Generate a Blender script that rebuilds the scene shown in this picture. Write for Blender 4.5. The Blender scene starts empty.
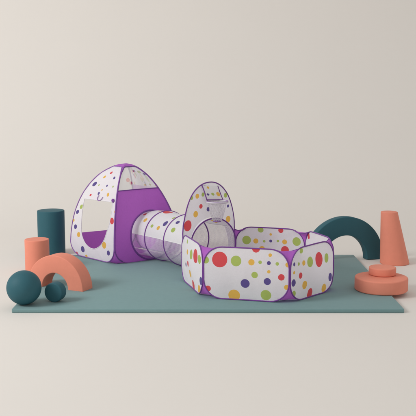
import bpy, bmesh, math, random
from mathutils import Vector, Matrix, noise
from mathutils.geometry import delaunay_2d_cdt

scene = bpy.context.scene
COL = scene.collection
R = math.radians
random.seed(7)

# ------------------------------------------------------------------ camera
F = 800.0                       # focal length in pixels of the 416 px photograph
H = 1.60                        # camera height above the top of the mat
PITCH = math.atan(109.5 / F)
cam_data = bpy.data.cameras.new('camera')
cam = bpy.data.objects.new('camera', cam_data); COL.objects.link(cam)
cam_data.sensor_width = 36.0
cam_data.lens = 36.0 * F / 416.0
cam_data.clip_end = 200
cam.location = (0, 0, H)
cam.rotation_euler = (R(90) - PITCH, 0, 0)
scene.camera = cam

# ------------------------------------------------------------------ light
world = bpy.data.worlds.new('World'); scene.world = world
world.use_nodes = True
bg = world.node_tree.nodes['Background']
bg.inputs['Color'].default_value = (1.0, 0.985, 0.962, 1)
bg.inputs['Strength'].default_value = 0.62

def area(name, loc, target, size, power, col):
    d = bpy.data.lights.new(name, 'AREA'); d.shape = 'RECTANGLE'
    d.size, d.size_y = size; d.energy = power; d.color = col
    o = bpy.data.objects.new(name, d); COL.objects.link(o); o.location = loc
    o.rotation_euler = (Vector(target) - Vector(loc)).to_track_quat('-Z', 'Y').to_euler()
    return o
area('key_softbox', (-8.6, 2.8, 6.2), (1.5, 10.0, 1.2), (3.4, 3.4), 690, (0.985, 0.99, 0.975))

scene.view_settings.view_transform = 'Standard'
scene.view_settings.look = 'None'
scene.view_settings.exposure = 0.0
scene.view_settings.gamma = 1.0
scene.render.engine = 'CYCLES'
scene.cycles.use_denoising = True
scene.cycles.max_bounces = 8
scene.cycles.transparent_max_bounces = 16

# ------------------------------------------------------------------ projection helpers
CP, SP = math.cos(PITCH), math.sin(PITCH)
def gp(px, py, z=0.0):
    """point of the horizontal plane z that shows at pixel px,py of the 416 px photograph"""
    a, b = (px - 208) / F, (py - 208) / F
    d = Vector((a, CP - b * SP, -SP - b * CP))
    return Vector((0, 0, H)) + d * ((z - H) / d.z)
def proj(P):
    q = P - Vector((0, 0, H))
    zc = q.y * CP - q.z * SP
    yc = -(q.z * CP + q.y * SP)
    return 208 + F * q.x / zc, 208 + F * yc / zc
def depth(P):
    return P.y * CP - (P.z - H) * SP
def hz(x, y, py):
    """height at which the vertical line through x,y shows at pixel row py"""
    b = (py - 208) / F
    return H - y * (SP + b * CP) / (CP - b * SP)
def inv(mapf, px, py, u, v, lo=None, hi=None):
    for _ in range(25):
        x, y = proj(mapf(u, v)); e = 1e-3
        xu, yu = proj(mapf(u + e, v)); xv, yv = proj(mapf(u, v + e))
        a, b, c, d = (xu - x) / e, (xv - x) / e, (yu - y) / e, (yv - y) / e
        det = a * d - b * c
        if abs(det) < 1e-9: break
        ex, ey = px - x, py - y
        u += max(-.15, min(.15, (d * ex - b * ey) / det))
        v += max(-.15, min(.15, (a * ey - c * ex) / det))
        if lo: u = max(lo[0], min(hi[0], u)); v = max(lo[1], min(hi[1], v))
    return u, v

# ------------------------------------------------------------------ materials
def lin(r, g, b):
    f = lambda c: c / 12.92 if c <= .04045 else ((c + .055) / 1.055) ** 2.4
    return (f(r / 255), f(g / 255), f(b / 255), 1)
def scaled(c, k): return (c[0] * k, c[1] * k, c[2] * k, 1)

def base_mat(name, col, rough, var=.06, nscale=9, bump=.15, bscale=220, bdist=.002, sheen=0.0, trans=0.0, wave=0.0):
    m = bpy.data.materials.new(name); m.use_nodes = True
    nt = m.node_tree; N, Lk = nt.nodes, nt.links
    p = N['Principled BSDF']; out = N['Material Output']
    p.inputs['Roughness'].default_value = rough
    p.inputs['Specular IOR Level'].default_value = .3
    if sheen:
        p.inputs['Sheen Weight'].default_value = sheen
        p.inputs['Sheen Roughness'].default_value = .5
    tc = N.new('ShaderNodeTexCoord')
    n1 = N.new('ShaderNodeTexNoise'); n1.inputs['Scale'].default_value = nscale; n1.inputs['Detail'].default_value = 6
    n1.inputs['Roughness'].default_value = .65
    Lk.new(tc.outputs['Object'], n1.inputs['Vector'])
    mx = N.new('ShaderNodeMix'); mx.data_type = 'RGBA'
    mx.inputs['A'].default_value = scaled(col, 1 - var); mx.inputs['B'].default_value = scaled(col, 1 + var)
    Lk.new(n1.outputs['Fac'], mx.inputs['Factor'])
    Lk.new(mx.outputs['Result'], p.inputs['Base Color'])
    n2 = N.new('ShaderNodeTexNoise'); n2.inputs['Scale'].default_value = bscale; n2.inputs['Detail'].default_value = 4
    Lk.new(tc.outputs['Object'], n2.inputs['Vector'])
    bp = N.new('ShaderNodeBump'); bp.inputs['Strength'].default_value = bump; bp.inputs['Distance'].default_value = bdist
    Lk.new(n2.outputs['Fac'], bp.inputs['Height'])
    if wave:
        n3 = N.new('ShaderNodeTexNoise'); n3.inputs['Scale'].default_value = 6; n3.inputs['Detail'].default_value = 2
        n3.inputs['Distortion'].default_value = .8
        Lk.new(tc.outputs['Object'], n3.inputs['Vector'])
        b2 = N.new('ShaderNodeBump'); b2.inputs['Strength'].default_value = wave; b2.inputs['Distance'].default_value = .03
        Lk.new(n3.outputs['Fac'], b2.inputs['Height']); Lk.new(b2.outputs['Normal'], bp.inputs['Normal'])
    Lk.new(bp.outputs['Normal'], p.inputs['Normal'])
    if trans:
        t = N.new('ShaderNodeBsdfTranslucent'); Lk.new(mx.outputs['Result'], t.inputs['Color'])
        Lk.new(bp.outputs['Normal'], t.inputs['Normal'])
        ms = N.new('ShaderNodeMixShader'); ms.inputs['Fac'].default_value = trans
        Lk.new(p.outputs['BSDF'], ms.inputs[1]); Lk.new(t.outputs['BSDF'], ms.inputs[2])
        Lk.new(ms.outputs['Shader'], out.inputs['Surface'])
    return m
def sheer_mat(name, col, opacity, cell=.011):
    m = base_mat(name, col, .8, bump=.1, wave=.3)
    nt = m.node_tree; N, Lk = nt.nodes, nt.links
    tr = N.new('ShaderNodeBsdfTransparent'); ms = N.new('ShaderNodeMixShader')
    if cell: Lk.new(weave(m, cell, opacity - .2, min(1, opacity + .25)), ms.inputs['Fac'])
    else: ms.inputs['Fac'].default_value = opacity
    Lk.new(tr.outputs['BSDF'], ms.inputs[1]); Lk.new(N['Principled BSDF'].outputs['BSDF'], ms.inputs[2])
    Lk.new(ms.outputs['Shader'], N['Material Output'].inputs['Surface'])
    return m
def weave(m, cell, lo, hi):
    """grid of threads in the piece's own metres (UV): returns a value from lo (hole) to hi (thread)"""
    nt = m.node_tree; N, Lk = nt.nodes, nt.links
    uv = N.new('ShaderNodeUVMap'); sp = N.new('ShaderNodeSeparateXYZ'); Lk.new(uv.outputs['UV'], sp.inputs[0])
    outs = []
    for ax in 'XY':
        a = N.new('ShaderNodeMath'); a.operation = 'MULTIPLY'; a.inputs[1].default_value = math.pi / cell
        Lk.new(sp.outputs[ax], a.inputs[0])
        b = N.new('ShaderNodeMath'); b.operation = 'SINE'; Lk.new(a.outputs[0], b.inputs[0])
        c = N.new('ShaderNodeMath'); c.operation = 'ABSOLUTE'; Lk.new(b.outputs[0], c.inputs[0])
        outs.append(c)
    mn = N.new('ShaderNodeMath'); mn.operation = 'MINIMUM'
    Lk.new(outs[0].outputs[0], mn.inputs[0]); Lk.new(outs[1].outputs[0], mn.inputs[1])
    mr = N.new('ShaderNodeMapRange'); mr.inputs['From Min'].default_value = 0; mr.inputs['From Max'].default_value = .75
    mr.inputs['To Min'].default_value = hi; mr.inputs['To Max'].default_value = lo
    Lk.new(mn.outputs[0], mr.inputs['Value'])
    return mr.outputs['Result']
def fabric(name, col, trans=.2, wave=.35, var=.05):
    return base_mat(name, col, .85, var=var, nscale=90, bump=.25, bscale=420, bdist=.001, sheen=.15, trans=trans, wave=wave)
def foam(name, col, var=.07):
    return base_mat(name, col, .62, var=var, nscale=14, bump=.16, bscale=160, bdist=.002, sheen=.0, wave=.04)

M = {}
M['backdrop'] = base_mat('backdrop_paper', (.745, .706, .665, 1), .9, var=.012, nscale=1.2, bump=.04, bscale=60)
M['mat'] = base_mat('mat_foam', (.175, .292, .300, 1), .75, var=.06, nscale=22, bump=.22, bscale=170, bdist=.002, sheen=.1)
M['teal'] = foam('teal_foam', (.026, .107, .136, 1))
M['coral'] = foam('coral_foam', (.77, .262, .178, 1))
M['white'] = fabric('white_fabric', (.92, .91, .925, 1), .36, .22)
M['white_net'] = fabric('white_net_fabric', (.87, .86, .875, 1), .40, .2, .07)
M['purple'] = fabric('purple_fabric', (.545, .160, .660, 1), .42, .35, .08)
M['piping'] = fabric('purple_piping', (.185, .055, .290, 1), 0, 0, .05)
M['lav_piping'] = fabric('lilac_piping', (.25, .11, .36, 1), 0, 0, .05)
M['red'] = fabric('red_print', (.78, .095, .105, 1), .38)
M['green'] = fabric('green_print', (.47, .60, .15, 1), .38)
M['yellow'] = fabric('yellow_print', (.90, .55, .11, 1), .38)
M['violet'] = fabric('violet_print', (.135, .10, .32, 1), .38)
M['sheer'] = sheer_mat('sheer_white_mesh', (.87, .85, .86, 1), .64, 0)
M['sheer_lilac'] = sheer_mat('sheer_lilac_mesh', (.72, .65, .76, 1), .47)
M['net'] = sheer_mat('hoop_net', (.66, .63, .68, 1), .26, 0)
DOTM = ['red', 'green', 'yellow', 'violet']

# ------------------------------------------------------------------ object helpers
ORG = {}
def tag(o, label=None, cat=None, group=None, kind=None):
    for k, v in (('label', label), ('category', cat), ('group', group), ('kind', kind)):
        if v: o[k] = v
    return o
def thing(name, loc, label, cat, group=None):
    o = bpy.data.objects.new(name, None); COL.objects.link(o)
    o.empty_display_size = .05
    o.location = loc; ORG[o] = Vector(loc)
    return tag(o, label, cat, group)
def mesh_obj(name, verts, faces, mats, idx=None, parent=None, org=None, smooth=True):
    org = ORG[parent] if parent else Vector(org or (0, 0, 0))
    me = bpy.data.meshes.new(name)
    me.from_pydata([tuple(Vector(v) - org) for v in verts], [], faces)
    for m in (mats if isinstance(mats, (list, tuple)) else [mats]): me.materials.append(m)
    if idx: me.polygons.foreach_set('material_index', idx)
    me.polygons.foreach_set('use_smooth', [smooth] * len(me.polygons))
    me.update()
    o = bpy.data.objects.new(name, me); COL.objects.link(o)
    ORG[o] = org
    if parent: o.parent = parent
    else: o.location = org
    return o
def from_bm(name, bm, mats, parent=None, org=None, angle=40):
    bm.normal_update()
    me = bpy.data.meshes.new(name); bm.to_mesh(me); bm.free()
    vs = [v.co.copy() for v in me.vertices]; fs = [list(p.vertices) for p in me.polygons]
    bpy.data.meshes.remove(me)
    o = mesh_obj(name, vs, fs, mats, None, parent, org)
    o.data.set_sharp_from_angle(angle=R(angle))
    return o

def tube(path, r, closed=False, n=8):
    P = [Vector(p) for p in path]; V, Fc = [], []
    m = len(P); up = None
    for i in range(m):
        a = P[(i - 1) % m] if closed or i else P[0]
        b = P[(i + 1) % m] if closed or i < m - 1 else P[-1]
        t = (b - a).normalized()
        if up is None: up = t.orthogonal().normalized()
        up = (up - t * up.dot(t))
        up = up.normalized() if up.length > 1e-6 else t.orthogonal().normalized()
        s = t.cross(up)
        for k in range(n):
            q = 2 * math.pi * k / n
            V.append(P[i] + up * (r * math.cos(q)) + s * (r * math.sin(q)))
    for i in range(m if closed else m - 1):
        for k in range(n):
            a, b = i * n + k, i * n + (k + 1) % n
            j = ((i + 1) % m) * n
            Fc.append((a, b, j + (k + 1) % n, j + k))
    if not closed:
        Fc.append(tuple(range(n))[::-1]); Fc.append(tuple((m - 1) * n + k for k in range(n)))
    return V, Fc
def tube_obj(name, path, r, mat, parent, closed=False, n=8):
    v, f = tube(path, r, closed, n)
    return mesh_obj(name, v, f, mat, None, parent)

def inside(p, poly):
    x, y = p; c = False; j = len(poly) - 1
    for i in range(len(poly)):
        xi, yi = poly[i]; xj, yj = poly[j]
        if (yi > y) != (yj > y) and x < (xj - xi) * (y - yi) / (yj - yi) + xi: c = not c
        j = i
    return c
def circle2(u, v, r, n=28, ru=None):
    ru = ru or r
    return [(u + ru * math.cos(2 * math.pi * k / n), v + r * math.sin(2 * math.pi * k / n)) for k in range(n)]
def clip(poly, axis, val, keep_less):
    out = []
    ok = lambda p: p[axis] <= val if keep_less else p[axis] >= val
    for i in range(len(poly)):
        a, b = poly[i - 1], poly[i]
        if ok(a) != ok(b):
            t = (val - a[axis]) / (b[axis] - a[axis])
            out.append((a[0] + t * (b[0] - a[0]), a[1] + t * (b[1] - a[1])))
        if ok(b): out.append(b)
    return out
def round_rect(u0, v0, u1, v1, r, n=8, rt=None):
    rt = rt or r; P = []
    for cx, cy, a0, rr in ((u1 - r, v0 + r, -90, r), (u1 - rt, v1 - rt, 0, rt), (u0 + rt, v1 - rt, 90, rt), (u0 + r, v0 + r, 180, r)):
        for k in range(n + 1):
            q = R(a0 + 90 * k / n); P.append((cx + rr * math.cos(q), cy + rr * math.sin(q)))
    return P
def dense(poly, step):
    P = []
    for i in range(len(poly)):
        a, b = Vector(poly[i - 1]), Vector(poly[i])
        n = max(1, int((b - a).length / step))
        for k in range(n): P.append(tuple(a.lerp(b, k / n)))
    return P

def sheet(outlines, holes, dots, step):
    """triangulate a flat pattern piece; dots = (polygon, material index)"""
    vs, es = [], []
    def add(poly):
        b = len(vs); vs.extend(Vector(p) for p in poly)
        es.extend((b + i, b + (i + 1) % len(poly)) for i in range(len(poly)))
    outlines = [dense(o, step) for o in outlines]; holes = [dense(h, step) for h in holes]
    for o in outlines + holes: add(o)
    for d, _ in dots: add(d)
    us = [p[0] for o in outlines for p in o]; ws = [p[1] for o in outlines for p in o]
    i = 0; v = min(ws)
    while v < max(ws):
        u = min(us) + (step / 2 if i % 2 else 0)
        while u < max(us):
            if any(inside((u, v), o) for o in outlines): vs.append(Vector((u, v)))
            u += step
        v += step * .87; i += 1
    r = delaunay_2d_cdt(vs, es, [], 0, 1e-5)
    P, T = r[0], r[2]; faces, idx = [], []
    for t in T:
        c = (sum(P[k].x for k in t) / 3, sum(P[k].y for k in t) / 3)
        a, b, e = (P[k] for k in t)
        if abs((b - a).cross(e - a)) < 1e-9: continue
        if not any(inside(c, o) for o in outlines) or any(inside(c, h) for h in holes): continue
        m = 0
        for d, k in dots:
            if inside(c, d): m = k
        if (b - a).cross(e - a) < 0: t = t[::-1]
        faces.append(tuple(t)); idx.append(m)
    used = sorted({k for f in faces for k in f}); ren = {k: i for i, k in enumerate(used)}
    return [tuple(P[k]) for k in used], [tuple(ren[k] for k in f) for f in faces], idx
def panel(name, mapf, outlines, holes, dots, mats, parent, step=.04, thick=0):
    p, f, idx = sheet(outlines, holes, dots, step)
    o = mesh_obj(name, [mapf(u, v) for u, v in p], f, mats, idx, parent)
    uv = o.data.uv_layers.new(name='UVMap')
    for lp in o.data.loops: uv.data[lp.index].uv = p[lp.vertex_index]
    return o
def px_dots(mapf, lst, u0, v0, lo, hi, squeeze=1.0):
    """dots read off the photograph as (px, py, radius in px, colour) -> circles in the panel's own metres"""
    out = []
    for x, y, r, c in lst:
        u, v = inv(mapf, x, y, u0, v0, lo, hi)
        P0 = mapf(u, v)
        rr = r * depth(P0) / F
        ku = max(.25, (mapf(u + .01, v) - P0).length / .01); kv = max(.25, (mapf(u, v + .01) - P0).length / .01)
        out.append((circle2(u, v, rr / kv, 28, rr * squeeze / ku), 1 + DOTM.index(c)))
    return out
FAB = lambda base: [M[base]] + [M[k] for k in DOTM]

def lathe(profile, n=72):
    """profile: (radius, z) from bottom axis to top axis"""
    V, Fc, rows = [], [], []
    for r, z in profile:
        if r < 1e-6: V.append(Vector((0, 0, z))); rows.append([len(V) - 1])
        else:
            rows.append(list(range(len(V), len(V) + n)))
            V.extend(Vector((r * math.cos(2 * math.pi * k / n), r * math.sin(2 * math.pi * k / n), z)) for k in range(n))
    for a, b in zip(rows, rows[1:]):
        for k in range(n):
            q = (k + 1) % n
            if len(a) == 1: Fc.append((a[0], b[q], b[k]))
            elif len(b) == 1: Fc.append((a[k], a[q], b[0]))
            else: Fc.append((a[k], a[q], b[q], b[k]))
    return V, Fc
def soft_profile(r0, r1, h, e=.008):
    P = [(0, 0)]
    for k in range(6):
        q = R(-90 + 90 * k / 5); P.append((r0 - e + e * math.cos(q), e + e * math.sin(q)))
    for k in range(6):
        q = R(90 * k / 5); P.append((r1 - e + e * math.cos(q), h - e + e * math.sin(q)))
    P.append((0, h + .0008)); return P

# ------------------------------------------------------------------ setting
T = .032                                  # mat thickness; the mat's top is z = 0, the studio floor z = -T
prof = [(-6, 0), (9.5, 0)]
for k in range(1, 33):
    q = R(90 * k / 32); prof.append((9.5 + 3.6 * math.sin(q), 3.6 - 3.6 * math.cos(q)))
prof.append((13.1, 11))
V, Fc = [], []
for y, z in prof: V += [(-16, y, z - T), (16, y, z - T)]
for i in range(len(prof) - 1): Fc.append((2 * i, 2 * i + 1, 2 * i + 3, 2 * i + 2))
bd = mesh_obj('backdrop', V, Fc, M['backdrop']); tag(bd, 'seamless warm beige studio backdrop sweeping from floor up to wall', 'backdrop', kind='structure')

# mat
c = [gp(11.5, 309), gp(404.5, 309), gp(353.6, 254.6), gp(62.4, 254.6)]
bm = bmesh.new()
vb = [bm.verts.new((p.x, p.y, -T + .0005)) for p in c]; vt = [bm.verts.new((p.x, p.y, 0)) for p in c]
bm.faces.new(vt); bm.faces.new(vb[::-1])
for i in range(4): bm.faces.new((vb[i], vb[(i + 1) % 4], vt[(i + 1) % 4], vt[i]))
bmesh.ops.bevel(bm, geom=list(bm.edges), offset=.006, segments=3, profile=.5, affect='EDGES', clamp_overlap=True)
mat_o = from_bm('play_mat', bm, M['mat'], org=(0, c[0].y, -T))
tag(mat_o, 'flat rectangular sage teal foam mat lying under the play tent set', 'play mat')
MAT_X = c[1].x

# ------------------------------------------------------------------ foam blocks
def block(name, V, Fc, mat, loc, label, cat, rot=None, angle=50):
    o = mesh_obj(name, V, Fc, mat, org=(0, 0, 0)); o.location = loc
    if rot: o.rotation_euler = rot
    o.data.set_sharp_from_angle(angle=R(angle))
    return tag(o, label, cat)
def arch_mesh(Ro, Ri, dep, e=.007, n=64):
    """half ring standing on its feet, in local x-z, depth along +y, front at y = 0"""
    sec = []                                # rounded section corners (radial, y)
    for cx, cy, a0 in ((Ro - e, dep - e, 0), (Ri + e, dep - e, 90), (Ri + e, e, 180), (Ro - e, e, 270)):
        for k in range(5):
            q = R(a0 + 90 * k / 4); sec.append((cx + e * math.cos(q), cy + e * math.sin(q)))
    m = len(sec); V, Fc = [], []
    rows = [(0.0, e), (0.0, 0.0)]
    for i in range(n + 1):
        a = math.pi * i / n
        V += [Vector((r * math.cos(a), y, r * math.sin(a))) for r, y in sec]
    for i in range(n):
        for k in range(m):
            q = (k + 1) % m
            Fc.append((i * m + k, i * m + q, (i + 1) * m + q, (i + 1) * m + k))
    Fc.append(tuple(range(m))[::-1]); Fc.append(tuple(n * m + k for k in range(m)))
    return V, Fc

# left group
p = gp(49.5, 256.2, -T); p.y += .13
sc = depth(p) / F
r = 13.4 * sc
block('foam_cylinder', *lathe(soft_profile(r, r, hz(p.x, p.y, 210.2) + T)), M['teal'], (p.x, p.y, -T),
      'tall dark teal cylinder standing behind the coral cylinder at the far left', 'foam block')
p = gp(37.7, 271.5, -T)
r = 12.0 * depth(p) / F
block('foam_cylinder', *lathe(soft_profile(r, r, hz(p.x, p.y, 239) + T)), M['coral'], (p.x, p.y, -T),
      'shorter coral pink cylinder between the tall teal cylinder and the teal ball', 'foam block')
# coral arch: front right foot from its inner to its outer corner
a, b = gp(67.1, 290.4), gp(83.5, 291.4)
ang = R(-25)
ux = Vector((math.cos(ang), math.sin(ang), 0)); uy = Vector((-ux.y, ux.x, 0))
Ro, Ri = .283, .132
cen = a.lerp(b, .5) - ux * (Ro + Ri) / 2
block('foam_arch', *arch_mesh(Ro, Ri, .15), M['coral'], (cen.x, cen.y, .0005),
      'coral pink half ring arch standing on the mat behind the teal ball', 'foam block', (0, 0, ang))
# ball
rb = .136
p = gp(24, 288, rb); rb = 17.3 * depth(p) / F; p = gp(24, 287.6, rb)
V, Fc = lathe([(rb * math.sin(R(180 * k / 48)) if 0 < k < 48 else 0, -rb * math.cos(R(180 * k / 48))) for k in range(49)], 96)
ball = block('foam_ball', V, Fc, M['teal'], (p.x, p.y, rb + .0005), 'large dark teal ball at the front left corner of the mat', 'foam block')
# small drum lying on its side
rd = 9.7 * gp(55, 300).y / F * 1.03
p = gp(54.0, 301.6)
V, Fc = lathe(soft_profile(rd, rd, .085, .012))
block('foam_disc', V, Fc, M['teal'], (p.x, p.y - .03, rd + .0005),
      'small teal disc block lying on its round side beside the teal ball', 'foam block', (R(-90), 0, R(-16)))

# right group
a = gp(367.2, 260.2, -T)
Ro, Ri, dep = .440, .252, .09
ang = R(20)
ux = Vector((math.cos(ang), math.sin(ang), 0))
cen = a - ux * Ri
tilt = math.atan(T / (2 * Ro))
arch = block('foam_arch', *arch_mesh(Ro, Ri, dep), M['teal'], (0, 0, 0),
             'big dark teal half ring arch standing behind the ball pit on the right', 'foam block', (0, tilt, ang))
far = a + ux * (Ro - Ri)
arch.location = (cen.x, cen.y, -T + .001 + Ro * math.sin(tilt))
# truncated cone, leaning a little
p = gp(394.6, 263.2, -T); r0 = 14.4 * depth(p) / F; r1 = 8.3 * depth(p) / F
hc = hz(p.x, p.y, 211.6) + T
V, Fc = lathe(soft_profile(r0, r1, hc))
V = [Vector((v.x - v.z * .135, v.y, v.z)) for v in V]
block('foam_cone', V, Fc, M['coral'], (p.x, p.y, -T),
      'tall coral pink tapered cone with flat top standing right of the teal arch', 'foam block')
# stacked discs
p = gp(381, 289.6); r = 26.2 * depth(p) / F; hd = .112
block('foam_disc', *lathe(soft_profile(r, r, hd, .012), 96), M['coral'], (p.x, p.y, .0005),
      'wide flat coral disc overhanging the right edge of the mat', 'foam block')
q = gp(382.3, 274.6, hd); r = 13.4 * depth(q) / F
block('foam_disc', *lathe(soft_profile(r, r, .066, .01)), M['coral'], (q.x, q.y, hd + .002),
      'small coral disc resting on top of the wide coral disc', 'foam block')

# ------------------------------------------------------------------ ball pit
fl, fr = gp(203, 298.0), gp(289.5, 303.4)
S = (fr - fl).length; d0 = math.atan2(fr.y - fl.y, fr.x - fl.x)
def step(p, deg): return p + Vector((S * math.cos(d0 + R(deg)), S * math.sin(d0 + R(deg)), 0))
lf = step(fl, 120); bl = step(lf, 60); rt = gp(333.0, 290.5); br = step(bl, 0)
br = br.lerp(rt + (lf - fl), .5)
corners = [fl, fr, rt, br, bl, lf]
heights = [.418, .418, .430, .39, .39, .41]
pc = sum(corners, Vector()) / 6
pit = thing('ball_pit', (pc.x, pc.y, 0), 'white hexagonal ball pit with coloured dots, purple corners and a hoop panel', 'ball pit')

def pit_map(A, B, h, seed, bulge=.022, hA=None, hB=None):
    d = B - A; w = d.length; d = d / w
    n = Vector((d.y, -d.x, 0))
    def f(u, v):
        x, y = max(0, min(1, u / w)), max(0, min(1, v / h))
        k = bulge * math.sin(math.pi * x) * math.sin(math.pi * min(1, y)) if v < h else 0
        k += .006 * noise.noise(Vector((u * 4 + seed, v * 5, seed))) * min(1, 4 * x * (1 - x) * 3)
        ed = max(0.0, min(u, w - u, v, h - v)); al = u + v * 1.3
        k += .007 * noise.noise(Vector((al * 26 + seed, seed, u * 3))) * min(1, ed / .02) * math.exp(-ed / .05)
        k += .006 * noise.noise(Vector((u * 7 + v * 5, v * 4 - u * 3, seed + 9))) * min(1, ed / .06)
        if hA: v *= (hA + (hB - hA) * x) / h
        return A + d * u + n * k + Vector((0, 0, .006 + v + .004 * math.sin(math.pi * x) * y))
    return f, w
RC = .15
DOTS = {
 0: [(219.7,259.5,7.9,'red'),(236,261,5.4,'green'),(205.7,260,3.6,'green'),(234.2,295.2,6,'yellow'),(251.4,262.3,3.2,'yellow'),
     (260.1,262.3,1.8,'green'),(268.8,263.1,2,'violet'),(277.3,263.9,1.8,'green'),(270.2,255.2,1.8,'yellow'),(268.8,271.8,1.7,'yellow'),
     (254.6,275,3.3,'green'),(281.3,277.4,3.3,'red'),(267.3,281.6,3.6,'violet'),(245.1,283.5,4.6,'violet'),(265.9,295.1,5.4,'green'),
     (256,248.6,4,'red'),(287.9,265,2.6,'yellow'),(286.6,287.4,2.6,'yellow'),(208,288.5,3,'red')],
 1: [(319,259.6,7.6,'red'),(310.2,261.9,5.4,'green'),(326.5,258,4.8,'green'),(303.8,263,2.7,'yellow'),(298.8,264,1.8,'green'),
     (294.3,264.4,2,'violet'),(300.6,275.6,3.2,'red'),(293.6,283,3.8,'violet'),(304.6,285,4.4,'yellow'),(309.8,293.3,5.4,'red'),
     (323.8,288,4.5,'yellow'),(330.2,277,4.2,'violet'),(293.8,294,3.4,'green'),(301.5,250.6,3,'green'),(294.2,272.7,1.8,'yellow')],
 5: [(195.4,256,7.2,'red'),(191.2,254.5,5,'green'),(199.2,259.4,4.7,'green'),(187.9,263.7,3,'red'),(190.3,273.7,4,'yellow'),
     (201,281,4.2,'violet'),(193.4,285,5,'red'),(199.4,289.4,4.5,'yellow'),(187.4,252,2.6,'yellow'),(186,264.5,2.2,'violet'),(187.4,241.6,2.2,'green')],
 3: [(246.6,240,4.4,'green'),(255.8,241,2.6,'yellow'),(264.2,241.2,1.3,'green'),(270.7,241,1.5,'violet'),(277.9,241,1.3,'green'),
     (284.6,241.9,2.5,'yellow'),(296.6,241.6,4.4,'green'),(260.6,229.8,3,'green'),(280.8,230.5,2.6,'red'),(270.7,234.4,1.3,'yellow'),(262,249,3,'yellow'),(285,250,4,'red')],
 2: [(308.6,236,3.2,'red'),(314,246,3,'green'),(321,247,4,'yellow')],
}
piping_r = .0055
outl = {}
for i in range(6):
    A, B = corners[i], corners[(i + 1) % 6]
    h = (heights[i] + heights[(i + 1) % 6]) / 2
    mf, w = pit_map(A, B, h, 3.1 * i, .022, heights[i], heights[(i + 1) % 6])
    g = .006
    if i == 4: continue
    o2 = round_rect(g, 0, w - g, h, RC)
    outl[i] = (mf, w, h, o2, g)
    dots = px_dots(mf, DOTS[i], w / 2, h / 2, (-.1, -.1), (w + .1, h + .1), .82 if i == 1 else 1.0)
    pn = panel('side_panel', mf, [o2], [], dots, FAB('white_net' if i in (0, 3) else 'white'), pit, .02)
    tube_obj('piping', [mf(u, v) for u, v in dense(o2, .02)], piping_r, M['piping'], pn, True)

# hoop panel between the back left and left corners
A, B = corners[4], corners[5]
mt, w = pit_map(A, B, .80, 12.3, .0)
vs0 = hz(*(A.lerp(B, .5).xy), 183.2)
g = .012; o2 = []
for k in range(9):
    q = R(-90 + 90 * k / 8); o2.append((w - g - .1 + .1 * math.cos(q), .1 + .1 * math.sin(q)))
V0 = .36
for k in range(1, 40):
    q = math.pi * k / 40
    sx = math.cos(q); sy = math.sin(q)
    o2.append((w / 2 + (w / 2 - g) * math.copysign(abs(sx) ** .92, sx), V0 + (vs0 - V0) * sy ** .95))
for k in range(9):
    q = R(180 + 90 * k / 8); o2.append((g + .1 + .1 * math.cos(q), .1 + .1 * math.sin(q)))
outl[4] = (mt, w, .40, o2, g)
tn = Vector(((B - A).y, -(B - A).x, 0)).normalized()      # outward
TAX = -tn
# tunnel rings: centre, axis
RT = .252
def rc(px, bottom_py, ax, z=.0):
    p = gp(px, bottom_py)
    return Vector((p.x, p.y, RT + z)), Vector((ax[0], ax[1], 0)).normalized()
tmid = A.lerp(B, .5)
c3 = tmid + tn * .012; c3.z = RT + .006
rings = [rc(143.5, 256.3, (.50, -.866)), rc(167.0, 260.6, (.53, -.85)), rc(186.6, 265.8, (.50, -.866)), (c3, TAX.normalized())]
c4 = c3 + (TAX * .065) + Vector((0, 0, .012)); rings.append((c4, Vector((.545, -.84, 0))))
hu = (c3 - A).dot((B - A).normalized())
hole = circle2(hu, RT + .006, RT + .002, 56)
hole = [(u, max(v, .004)) for u, v in hole]
tower_dots = [(197.3,196.2,2.5,'yellow'),(200.9,206.4,2.3,'red'),(208.3,209.2,2.3,'violet'),(195.6,214.2,3.3,'yellow'),(187.8,225.8,5.6,'red'),
              (228.1,219.2,3.4,'yellow'),(203.0,194.5,2.1,'green'),(191.7,198,2,'green'),(225.6,195.3,2.4,'green'),(222,222.6,2.6,'yellow'),
              (184.6,240,3,'green'),(228,206,1.6,'violet')]
dots = px_dots(mt, tower_dots, w / 2, .5, (-.1, -.1), (w + .1, .9))
pn = panel('hoop_panel', mt, [o2], [hole], dots, FAB('white'), pit)
tag(pn, 'tall rounded panel with a round tunnel opening')
tube_obj('piping', [mt(u, v) for u, v in dense(o2, .02)], piping_r, M['piping'], pn, True)

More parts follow.
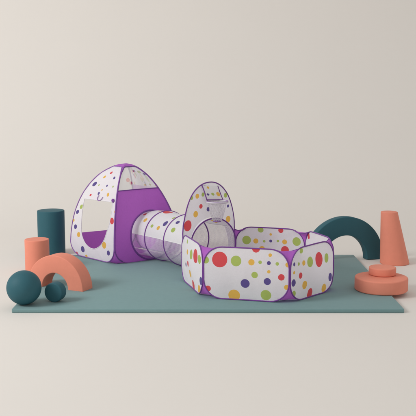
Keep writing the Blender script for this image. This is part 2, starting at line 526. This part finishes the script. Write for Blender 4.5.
# corner gussets: purple cloth between neighbouring panel outlines
for i in range(6):
    j = (i + 1) % 6                       # corner j joins panel i (its right edge) and panel j (its left edge)
    mi, wi, hi_, _, g = outl[i]; mj, wj, hj, _, _ = outl[j]
    nseg = 10
    def edge(m_, w_, h_, right, is_t):
        P = []
        if is_t: top = [(0, h_ - .02 + .0 * k) for k in range(1)]
        pts = []
        a_top = [R(90 * k / nseg) for k in range(nseg, -1, -1)]
        if is_t:                          # straight side of the tall panel
            pts += [(g, RC - RC * (nseg - k) / nseg * 1.0) for k in range(0)]
            pts += [(g, h_ - .005 - (RC - .005) * k / nseg) for k in range(nseg + 1)]
        else:
            pts += [(RC + g - RC * math.cos(q), h_ - RC + RC * math.sin(q)) for q in a_top]
        for k in range(1, 6): pts.append((g, (h_ - RC) + (RC - (h_ - RC)) * k / 6))
        rb_ = .1 if is_t else RC
        pts += [(rb_ + g - rb_ * math.cos(R(90 * k / nseg)), rb_ - rb_ * math.sin(R(90 * k / nseg))) for k in range(nseg + 1)]
        return [m_(w_ - u if right else u, v) for u, v in pts]
    E1 = edge(mi, wi, hi_, True, i == 4); E2 = edge(mj, wj, hj, False, j == 4)
    st = 2
    E1, E2 = E1[st:], E2[st:]
    K = 8; V, Fc = [], []
    inw = (pc - corners[j]).normalized(); inw.z = 0
    for a_, b_ in zip(E1, E2):
        gap = (a_ - b_).length
        for k in range(K + 1):
            t = k / K; s = math.sin(math.pi * t)
            q = a_.lerp(b_, t) + inw * (.10 * gap * s)
            V.append(q)
    n0 = len(E1)
    for k in range(K + 1):                 # sagging top hem
        V[k].z -= .020 * math.sin(math.pi * k / K)
    for r_ in range(n0 - 1):
        for k in range(K):
            a_ = r_ * (K + 1) + k
            Fc.append((a_, a_ + 1, a_ + K + 2, a_ + K + 1))
    go = mesh_obj('corner_gusset', V, Fc, M['purple'], None, pit)
    tube_obj('hem', [V[k] for k in range(K + 1)], .004, M['piping'], go)
# cloth floor
V = [p + (pc - p) * .14 + Vector((0, 0, .004)) for p in corners] + [pc + Vector((0, 0, .004))]
mesh_obj('pit_floor', V, [(k, (k + 1) % 6, 6) for k in range(6)], M['purple'], None, pit)

# hoop
wt = outl[4][1]
def tower_pt(px, py, off):
    u, v = inv(lambda a, b: mt(a, b) + TAX * off, px, py, wt / 2, .6)
    return u, v
hoop = None
q = [tower_pt(202.0, 185.2, .006), tower_pt(217.6, 185.8, .006), tower_pt(222.8, 199.6, .05), tower_pt(206.8, 199.8, .05)]
offs = [.006, .006, .05, .05]
def board(s, t):
    a_ = Vector(q[0]).lerp(Vector(q[1]), s); b_ = Vector(q[3]).lerp(Vector(q[2]), s)
    c_ = a_.lerp(b_, t)
    return mt(c_.x, c_.y) + TAX * (.006 + .044 * t + .012 * math.sin(math.pi * s) * t)
bdots = []
for x, y, r_, c_ in [(208,187.6,1.2,'yellow'),(208.1,194.5,1.1,'violet'),(212.9,194.2,1.4,'green'),(218.2,194.2,2.2,'yellow')]:
    s_, t_ = inv(board, x, y, .5, .5)
    bdots.append((circle2(s_, t_, r_ / 14.0, 20, r_ / 15.5), 1 + DOTM.index(c_)))
hoop = panel('basketball_hoop', board, [[(0, 0), (1, 0), (1, 1), (0, 1)]], [], bdots, FAB('white'), pit, .1)
ORG[hoop] = ORG[pit]
for s_ in (0, 1):
    tube_obj('strap', [board(s_, k / 10) for k in range(11)], .005, M['piping'], hoop)
tube_obj('strap', [board(k / 10, 1) for k in range(11)], .005, M['piping'], hoop)
ctr = board(.5, 1) + TAX * .075
u_, v_ = ctr.xy
rz = hz(ctr.x, ctr.y, 201.8)
pxc = proj(Vector((ctr.x, ctr.y, rz)))
ctr = Vector((ctr.x, ctr.y, rz))
dx = (217.2 - pxc[0]) * depth(ctr) / F
ctr += Vector((dx, 0, 0))
rr = .096
ringp = [ctr + Vector((rr * math.cos(2 * math.pi * k / 40), rr * math.sin(2 * math.pi * k / 40), 0)) for k in range(40)]
tube_obj('rim', ringp, .008, M['white_net'], hoop, True, 10)
tube_obj('rim_piping', [p_ + Vector((0, 0, .006)) for p_ in ringp], .0045, M['lav_piping'], hoop, True)
NP = [(rr - .012, 0), (rr - .018, -.03), (rr - .026, -.07), (rr - .036, -.11), (rr - .046, -.145), (.03, -.175)]
V, Fc = lathe([(rr - .012, 0), (rr - .018, -.03), (rr - .026, -.07), (rr - .036, -.11), (rr - .046, -.145), (.03, -.175)], 40)
V = [v + ctr + Vector((0, 0, -.004)) + Vector((.004 * math.sin(7 * v.x * 30), 0, 0)) for v in V]
nidx = [0] * len(Fc)
for k in range(13):
    for sg in (1, -1):
        pts = []
        for j in range(26):
            z = -.175 * j / 25
            for (r0_, z0_), (r1_, z1_) in zip(NP, NP[1:]):
                if z1_ <= z <= z0_: rn = r0_ + (r1_ - r0_) * (z0_ - z) / (z0_ - z1_)
            q_ = 2 * math.pi * k / 13 + sg * 1.25 * j / 25
            pts.append(ctr + Vector((rn * 1.01 * math.cos(q_), rn * 1.01 * math.sin(q_), z - .004)))
        v_, f_ = tube(pts, .0013, False, 5)
        b_ = len(V); V += v_; Fc += [tuple(b_ + i_ for i_ in t_) for t_ in f_]; nidx += [1] * len(f_)
mesh_obj('net', V, Fc, [M['net'], M['white_net']], nidx, hoop)
tube_obj('net_hem', [ctr + Vector((.032 * math.cos(2 * math.pi * k / 24) , .032 * math.sin(2 * math.pi * k / 24), -.178)) for k in range(24)], .005, M['lav_piping'], hoop, True)

# ------------------------------------------------------------------ tunnel
tun = thing('play_tunnel', (rings[1][0].x, rings[1][0].y, 0), 'white dotted crawl tunnel with sheer lilac sides joining the tent to the ball pit', 'play tunnel')
c0, n0 = rings[0]; rings[0] = (c0 - n0 * .13, n0)
ts = [0.0]
for (a_, _), (b_, _) in zip(rings, rings[1:]): ts.append(ts[-1] + (b_ - a_).length)
def tun_map(ua, t):
    """ua: arc length around from the top, t: along"""
    t = max(0, min(ts[-1], t)); k = 0
    while k < len(ts) - 2 and t > ts[k + 1]: k += 1
    f = (t - ts[k]) / (ts[k + 1] - ts[k])
    (c0, n0), (c1, n1) = rings[k], rings[k + 1]
    n = n0.lerp(n1, f).normalized(); c_ = c0.lerp(c1, f)
    side = Vector((-n.y, n.x, 0)) * -1
    rad = RT - .004 - .013 * math.sin(math.pi * f)
    th = ua / RT
    return c_ + side * (rad * math.sin(th)) + Vector((0, 0, 1)) * (rad * math.cos(th)) + \
        (side * math.sin(th) + Vector((0, 0, math.cos(th)))) * (.004 * noise.noise(Vector((ua * 9, t * 9, 4))) * math.sin(math.pi * f))
# find which sign of ua is the camera-left side
left_sign = 1 if proj(tun_map(RT * 1.2, ts[1]))[0] < proj(tun_map(-RT * 1.2, ts[1]))[0] else -1
aL, aR = RT * R(85), RT * R(45)
lo_u, hi_u = (-aR, aL) if left_sign > 0 else (-aL, aR)
tdots = [(137.7,215,1.8,'violet'),(144.9,214.3,1.6,'red'),(145.4,220,2.1,'yellow'),(133,221.4,2,'green'),(168,212.2,4,'red'),(165.4,223.6,2.9,'violet'),
         (158.2,228,2,'yellow'),(161,211,2,'yellow'),(173.8,218,1.8,'green'),(177.7,222.4,2,'violet'),(173.2,230,2.4,'green'),(152,226,1.6,'green'),(181,213,2,'yellow')]
dd = []
for x, y, r_, c_ in tdots:
    u, v = inv(tun_map, x, y, left_sign * RT * .7, ts[1] + .02)
    dd.append((circle2(u, v, 1.2 * r_ * depth(tun_map(u, v)) / F), 1 + DOTM.index(c_)))
random.seed(3)
for k in range(14):                        # the far side carries the same print
    u = -left_sign * random.uniform(.02, aR * .95); v = random.uniform(.05, ts[-1] - .04)
    dd.append((circle2(u, v, random.choice([.014, .02, .028, .035])), 1 + k % 4))
strip = lambda u0, u1: [(u0, 0), (u1, 0), (u1, ts[-1]), (u0, ts[-1])]
panel('dotted_top', tun_map, [strip(lo_u, hi_u)], [], dd, FAB('white'), tun, .02)
ub = left_sign * RT * R(165)
other = (hi_u, RT * math.pi * 2 + lo_u)
panel('mesh_side', tun_map, [strip(*other)], [], [], [M['sheer_lilac']], tun, .02)
for u_ in (lo_u, hi_u):
    tube_obj('seam_tape', [tun_map(u_, ts[-1] * k / 60) for k in range(61)], .0035, M['white'], tun)
for k_, (c_, n_) in enumerate(rings):
    if k_ in (0, 3): continue
    side = Vector((-n_.y, n_.x, 0))
    rr_ = RT - .004
    tube_obj('hoop_ring', [c_ + side * (rr_ * math.cos(2 * math.pi * k / 56)) + Vector((0, 0, rr_ * math.sin(2 * math.pi * k / 56))) for k in range(56)],
             .0065, M['piping'], tun, True)

# ------------------------------------------------------------------ tent
a0 = gp(114.5, 265.2); l0 = gp(70.5, 254.5); r0_ = gp(182, 256.5)
b0 = l0 + r0_ - a0
base = [a0, r0_, b0, l0]
apx = (a0 + l0 + r0_ + b0) / 4
apx.x = a0.lerp(b0, .5).x
# put the apex under the photographed top
HT = hz(apx.x, apx.y, 163.2)
dx = (126.3 - proj(Vector((apx.x, apx.y, HT)))[0]) * depth(Vector((apx.x, apx.y, HT))) / F
apx = Vector((apx.x + dx, apx.y, 0))
tent = thing('play_tent', (apx.x, apx.y, 0), 'purple and white pop up play tent with dotted front and arched window', 'play tent')
EXPO = {0: (2.5, .55), 1: (1.75, .62), 2: (2.0, .58), 3: (2.5, .60)}
def corner(i, t):
    t = max(0, min(.99, t))
    p_, q_ = EXPO[i]
    k = (1 - t ** p_) ** q_
    if t < .14: k *= 1 - .03 * (1 - t / .14) ** 2
    P = apx + (base[i] - apx) * k
    return Vector((P.x, P.y, .004 + t * HT))
def tent_map(i, seed):
    j = (i + 1) % 4
    wb = (base[j] - base[i]).length
    n = (base[j] - base[i]).normalized(); n = Vector((n.y, -n.x, 0))
    def f(u, v):
        t = v / HT; s = u / wb
        a_, b_ = corner(i, t), corner(j, t)
        P = a_.lerp(b_, s)
        e = max(0, min(1, 4 * s * (1 - s)))
        k = e * math.sin(math.pi * max(0, min(1, t * .9 + .05)))
        ed = max(0.0, min(u, wb - u, v, HT - v))
        k2 = .008 * noise.noise(Vector(((u + v) * 20 + seed, seed, v * 3))) * min(1, ed / .03) * math.exp(-ed / .07)
        return P + n * (k2 - .012 * k + .010 * k * noise.noise(Vector((u * 5 + seed, v * 4, seed))))
    return f, wb
tm = [tent_map(i, 5.7 * i) for i in range(4)]
VT = .985 * HT
surV, surF = [], []
outT = []
for i in range(4):
    f, wb = tm[i]
    e0 = .006 * wb
    o = round_rect(e0, .004, wb - e0, .965 * HT, .15, 10, .10)
    outT.append(o)
    p_, fc, _ = sheet([[(0, 0), (wb, 0), (wb, VT), (0, VT)]], [o], [], .05)
    fc = [t for t in fc if not (sum(p_[k][1] for k in t) / 3 < .155 and abs(sum(p_[k][0] for k in t) / 3 - wb / 2) > wb / 2 - .17)]
    b_ = len(surV); surV += [f(u, v) for u, v in p_]; surF += [tuple(b_ + k for k in t) for t in fc]
for i in range(4):                         # cloth across each foot corner, from one panel's rounded edge to the next
    j = (i + 1) % 4
    E1 = [tm[i][0](u, v) for u, v in outT[i][:11]]; E2 = [tm[j][0](u, v) for u, v in outT[j][-11:][::-1]]
    b_ = len(surV)
    for a_, c_ in zip(E1, E2): surV += [a_, a_.lerp(c_, .5) + (corner(j, 0) - apx).normalized() * (.12 * (a_ - c_).length), c_]
    for k in range(10):
        for q_ in (0, 1):
            t = b_ + 3 * k + q_; surF.append((t, t + 1, t + 4, t + 3))
capb = len(surV)
surV += [corner(i, .985) for i in range(4)] + [apx + Vector((0, 0, HT))]
surF += [(capb + i, capb + (i + 1) % 4, capb + 4) for i in range(4)]
body = mesh_obj('seam_cloth', surV, surF, M['purple'], None, tent)
mesh_obj('tent_floor', [base[k] + (apx - base[k]) * .13 + Vector((0, 0, .003)) for k in range(4)], [(0, 1, 2, 3)], M['purple'], None, tent)

# side 3: left front (from the left corner to the front corner), white with the window
f, wb = tm[3]
win_px = [(84.6,198.5),(85.4,198.5),(99,200.4),(112.2,202.0),(112.6,202.6),(111.6,212),(110,222),(107.4,230.2),(104.8,239),(100.6,246),(95.0,249.4),(89.8,248.2),(85.2,243.5),(82.4,237.5),(81.2,231.6),(81.4,222),(82.6,210),(84.2,199.6)]
win = [inv(f, x, y, wb / 2, .4, (.02, .02), (wb - .02, VT)) for x, y in win_px]
# smooth the arched foot of the window
def chaikin(P, it=2):
    for _ in range(it):
        Q = []
        for k in range(len(P)):
            a_, b_ = Vector(P[k]), Vector(P[(k + 1) % len(P)])
            Q += [tuple(a_.lerp(b_, .25)), tuple(a_.lerp(b_, .75))]
        P = Q
    return P
win = chaikin(win)
tent_dots = [(94.6,184,2.8,'violet'),(114.3,177.9,1.7,'violet'),(111.3,172.8,1.7,'red'),(104.6,176.9,1.8,'yellow'),(107,185.8,1.2,'violet'),(113,186.6,1.2,'green'),
             (98.7,193.4,1.7,'violet'),(108,194.7,2,'yellow'),(90.6,195.0,1.4,'red'),(99,185,1,'green'),(102,190,1,'yellow'),(77.5,211.9,2.1,'violet'),(81.4,206.7,2.4,'green'),
             (75.4,226.7,2.4,'violet'),(73.6,220.3,1.5,'yellow'),(112,221,3.4,'red'),(78.6,234.6,2.6,'yellow'),(82.8,249.2,3.2,'violet'),(104.1,245.2,3.5,'yellow'),
             (108.4,253,2.6,'violet'),(77.1,253.8,2.2,'red'),(86.4,256.3,1.8,'yellow'),(115,212,1.7,'yellow'),(94,178,1.2,'yellow')]
dots = px_dots(f, tent_dots, wb / 2, .4, (-.05, -.05), (wb + .05, HT * .97))
wp = panel('window_panel', f, [outT[3]], [win], dots, FAB('white'), tent, .022)
tag(wp, 'white dotted side with an arched window')
tube_obj('piping', [f(u, v) for u, v in dense(outT[3], .02)], .0055, M['lav_piping'], wp, True)
tube_obj('window_binding', [f(u, v) for u, v in dense(win, .02)], .004, M['white'], wp, True)
# button and tie of the rolled window cover
nrm = Vector(((base[0] - base[3]).normalized().y, -(base[0] - base[3]).normalized().x, 0))
u, v = inv(f, 113.6, 200.6, wb * .9, .5)
bp_ = f(u, v) + nrm * .004
V, Fc = lathe(soft_profile(.020, .019, .010, .003), 24)
rm = nrm.to_track_quat('Z', 'Y').to_matrix()
mesh_obj('button', [rm @ x + bp_ for x in V], Fc, M['piping'], None, wp)
tie = [(99.6,195.2),(98.4,197.0),(97.8,199.0),(98.6,200.6),(100.6,200.6),(102.4,198.8),(103.4,197.2)]
for _ in range(2):
    tie = [tie[0]] + [tuple(Vector(a_).lerp(Vector(b_), w_)) for a_, b_ in zip(tie, tie[1:]) for w_ in (.25, .75)] + [tie[-1]]
tube_obj('tie', [f(*inv(f, x, y, wb / 2, .5)) + nrm * .008 for x, y in tie], .0032, M['lav_piping'], wp)

# side 0: right front, purple below, sheer above, tunnel hole
f, wb = tm[0]
u1, vspl = inv(f, 140, 189.2, wb / 2, .6)
c0, n0 = rings[0]
sd0 = Vector((-n0.y, n0.x, 0))
hole0 = []
for k in range(48):                        # where the tunnel's outline meets the leaning side of the tent
    q = 2 * math.pi * k / 48; rh = RT - .010
    u, v = wb / 2, .26
    for _ in range(20):
        g_ = lambda a_, b_: ((f(a_, b_) - c0).dot(sd0) - rh * math.cos(q), f(a_, b_).z - c0.z - rh * math.sin(q))
        e = 1e-3; x0, y0 = g_(u, v); xu, yu = g_(u + e, v); xv, yv = g_(u, v + e)
        A_, B_, C_, D_ = (xu - x0) / e, (xv - x0) / e, (yu - y0) / e, (yv - y0) / e
        det = A_ * D_ - B_ * C_
        u += max(-.1, min(.1, (-D_ * x0 + B_ * y0) / det)); v += max(-.1, min(.1, (-A_ * y0 + C_ * x0) / det))
    hole0.append((u, max(.012, v)))
lowp = clip(outT[0], 1, vspl, True); upp = clip(outT[0], 1, vspl, False)
tp = panel('tunnel_panel', f, [lowp], [hole0], [], [M['purple']], tent, .022)
tag(tp, 'plain purple side with a round tunnel hole')
tube_obj('hem', [f(u, v) for u, v in dense(outT[0], .02)], .004, M['purple'], tp, True)
tube_obj('piping', [f(u, v) for u, v in [p_ for a_, b_ in zip(outT[0][10:41], outT[0][11:42]) for p_ in ([tuple(Vector(a_).lerp(Vector(b_), k / 12)) for k in range(12)] if (Vector(a_) - Vector(b_)).length > .08 else [a_])]], .007, M['piping'], tp)
tube_obj('tunnel_collar', [f(u, v) for u, v in hole0], .009, M['piping'], tp, True)
mesh_dots = [(139,172,1.8,'green'),(128,180,2.4,'red'),(131,183,1.8,'red'),(134,171,1.6,'violet'),(144.5,174,1.5,'violet'),(150,184.5,1.2,'green'),(145,185,1.2,'yellow'),(156.5,185.5,1.6,'yellow')]
for k in 'red green yellow violet'.split(): M['faint_' + k] = sheer_mat('faint_' + k, M[k].node_tree.nodes['Mix'].inputs['A'].default_value[:], .45, 0)
dots = px_dots(f, mesh_dots, wb / 2, .6, (0, 0), (wb, VT))
mp = panel('mesh_window', f, [upp], [], dots, [M['sheer']] + [M['faint_' + k] for k in DOTM], tp, .04)
tube_obj('window_binding', [f(.01 * wb + (wb * .98) * k / 24, vspl) + Vector((0, 0, .001)) for k in range(25)], .005, M['piping'], tp)

# side 1: right back, purple below and dotted white above
f, wb = tm[1]
lowp = clip(outT[1], 1, vspl, True); upp = clip(outT[1], 1, vspl, False)
bp2 = panel('back_panel', f, [lowp], [], [], [M['purple']], tent, .05)
dd = []
for k in range(16):
    dd.append((circle2(random.uniform(.1, .9) * wb, random.uniform(vspl, .92 * HT), random.choice([.018, .026, .034])), 1 + k % 4))
panel('dotted_panel', f, [upp], [], dd, FAB('white'), bp2, .05)
tube_obj('piping', [f(u, v) for u, v in dense(outT[1], .02)], .007, M['piping'], bp2, True)

# side 2: left back, open above a purple skirt
f, wb = tm[2]
u1, vo = inv(f, 95, 231.2, wb / 2, .25)
lowp = clip(outT[2], 1, vo, True)
bp3 = panel('door_panel', f, [lowp], [], [], [M['purple']], tent, .05)
tag(bp3, 'back side left open above a purple skirt')
tube_obj('piping', [f(u, v) for u, v in dense(outT[2], .02)], .007, M['piping'], bp3, True)
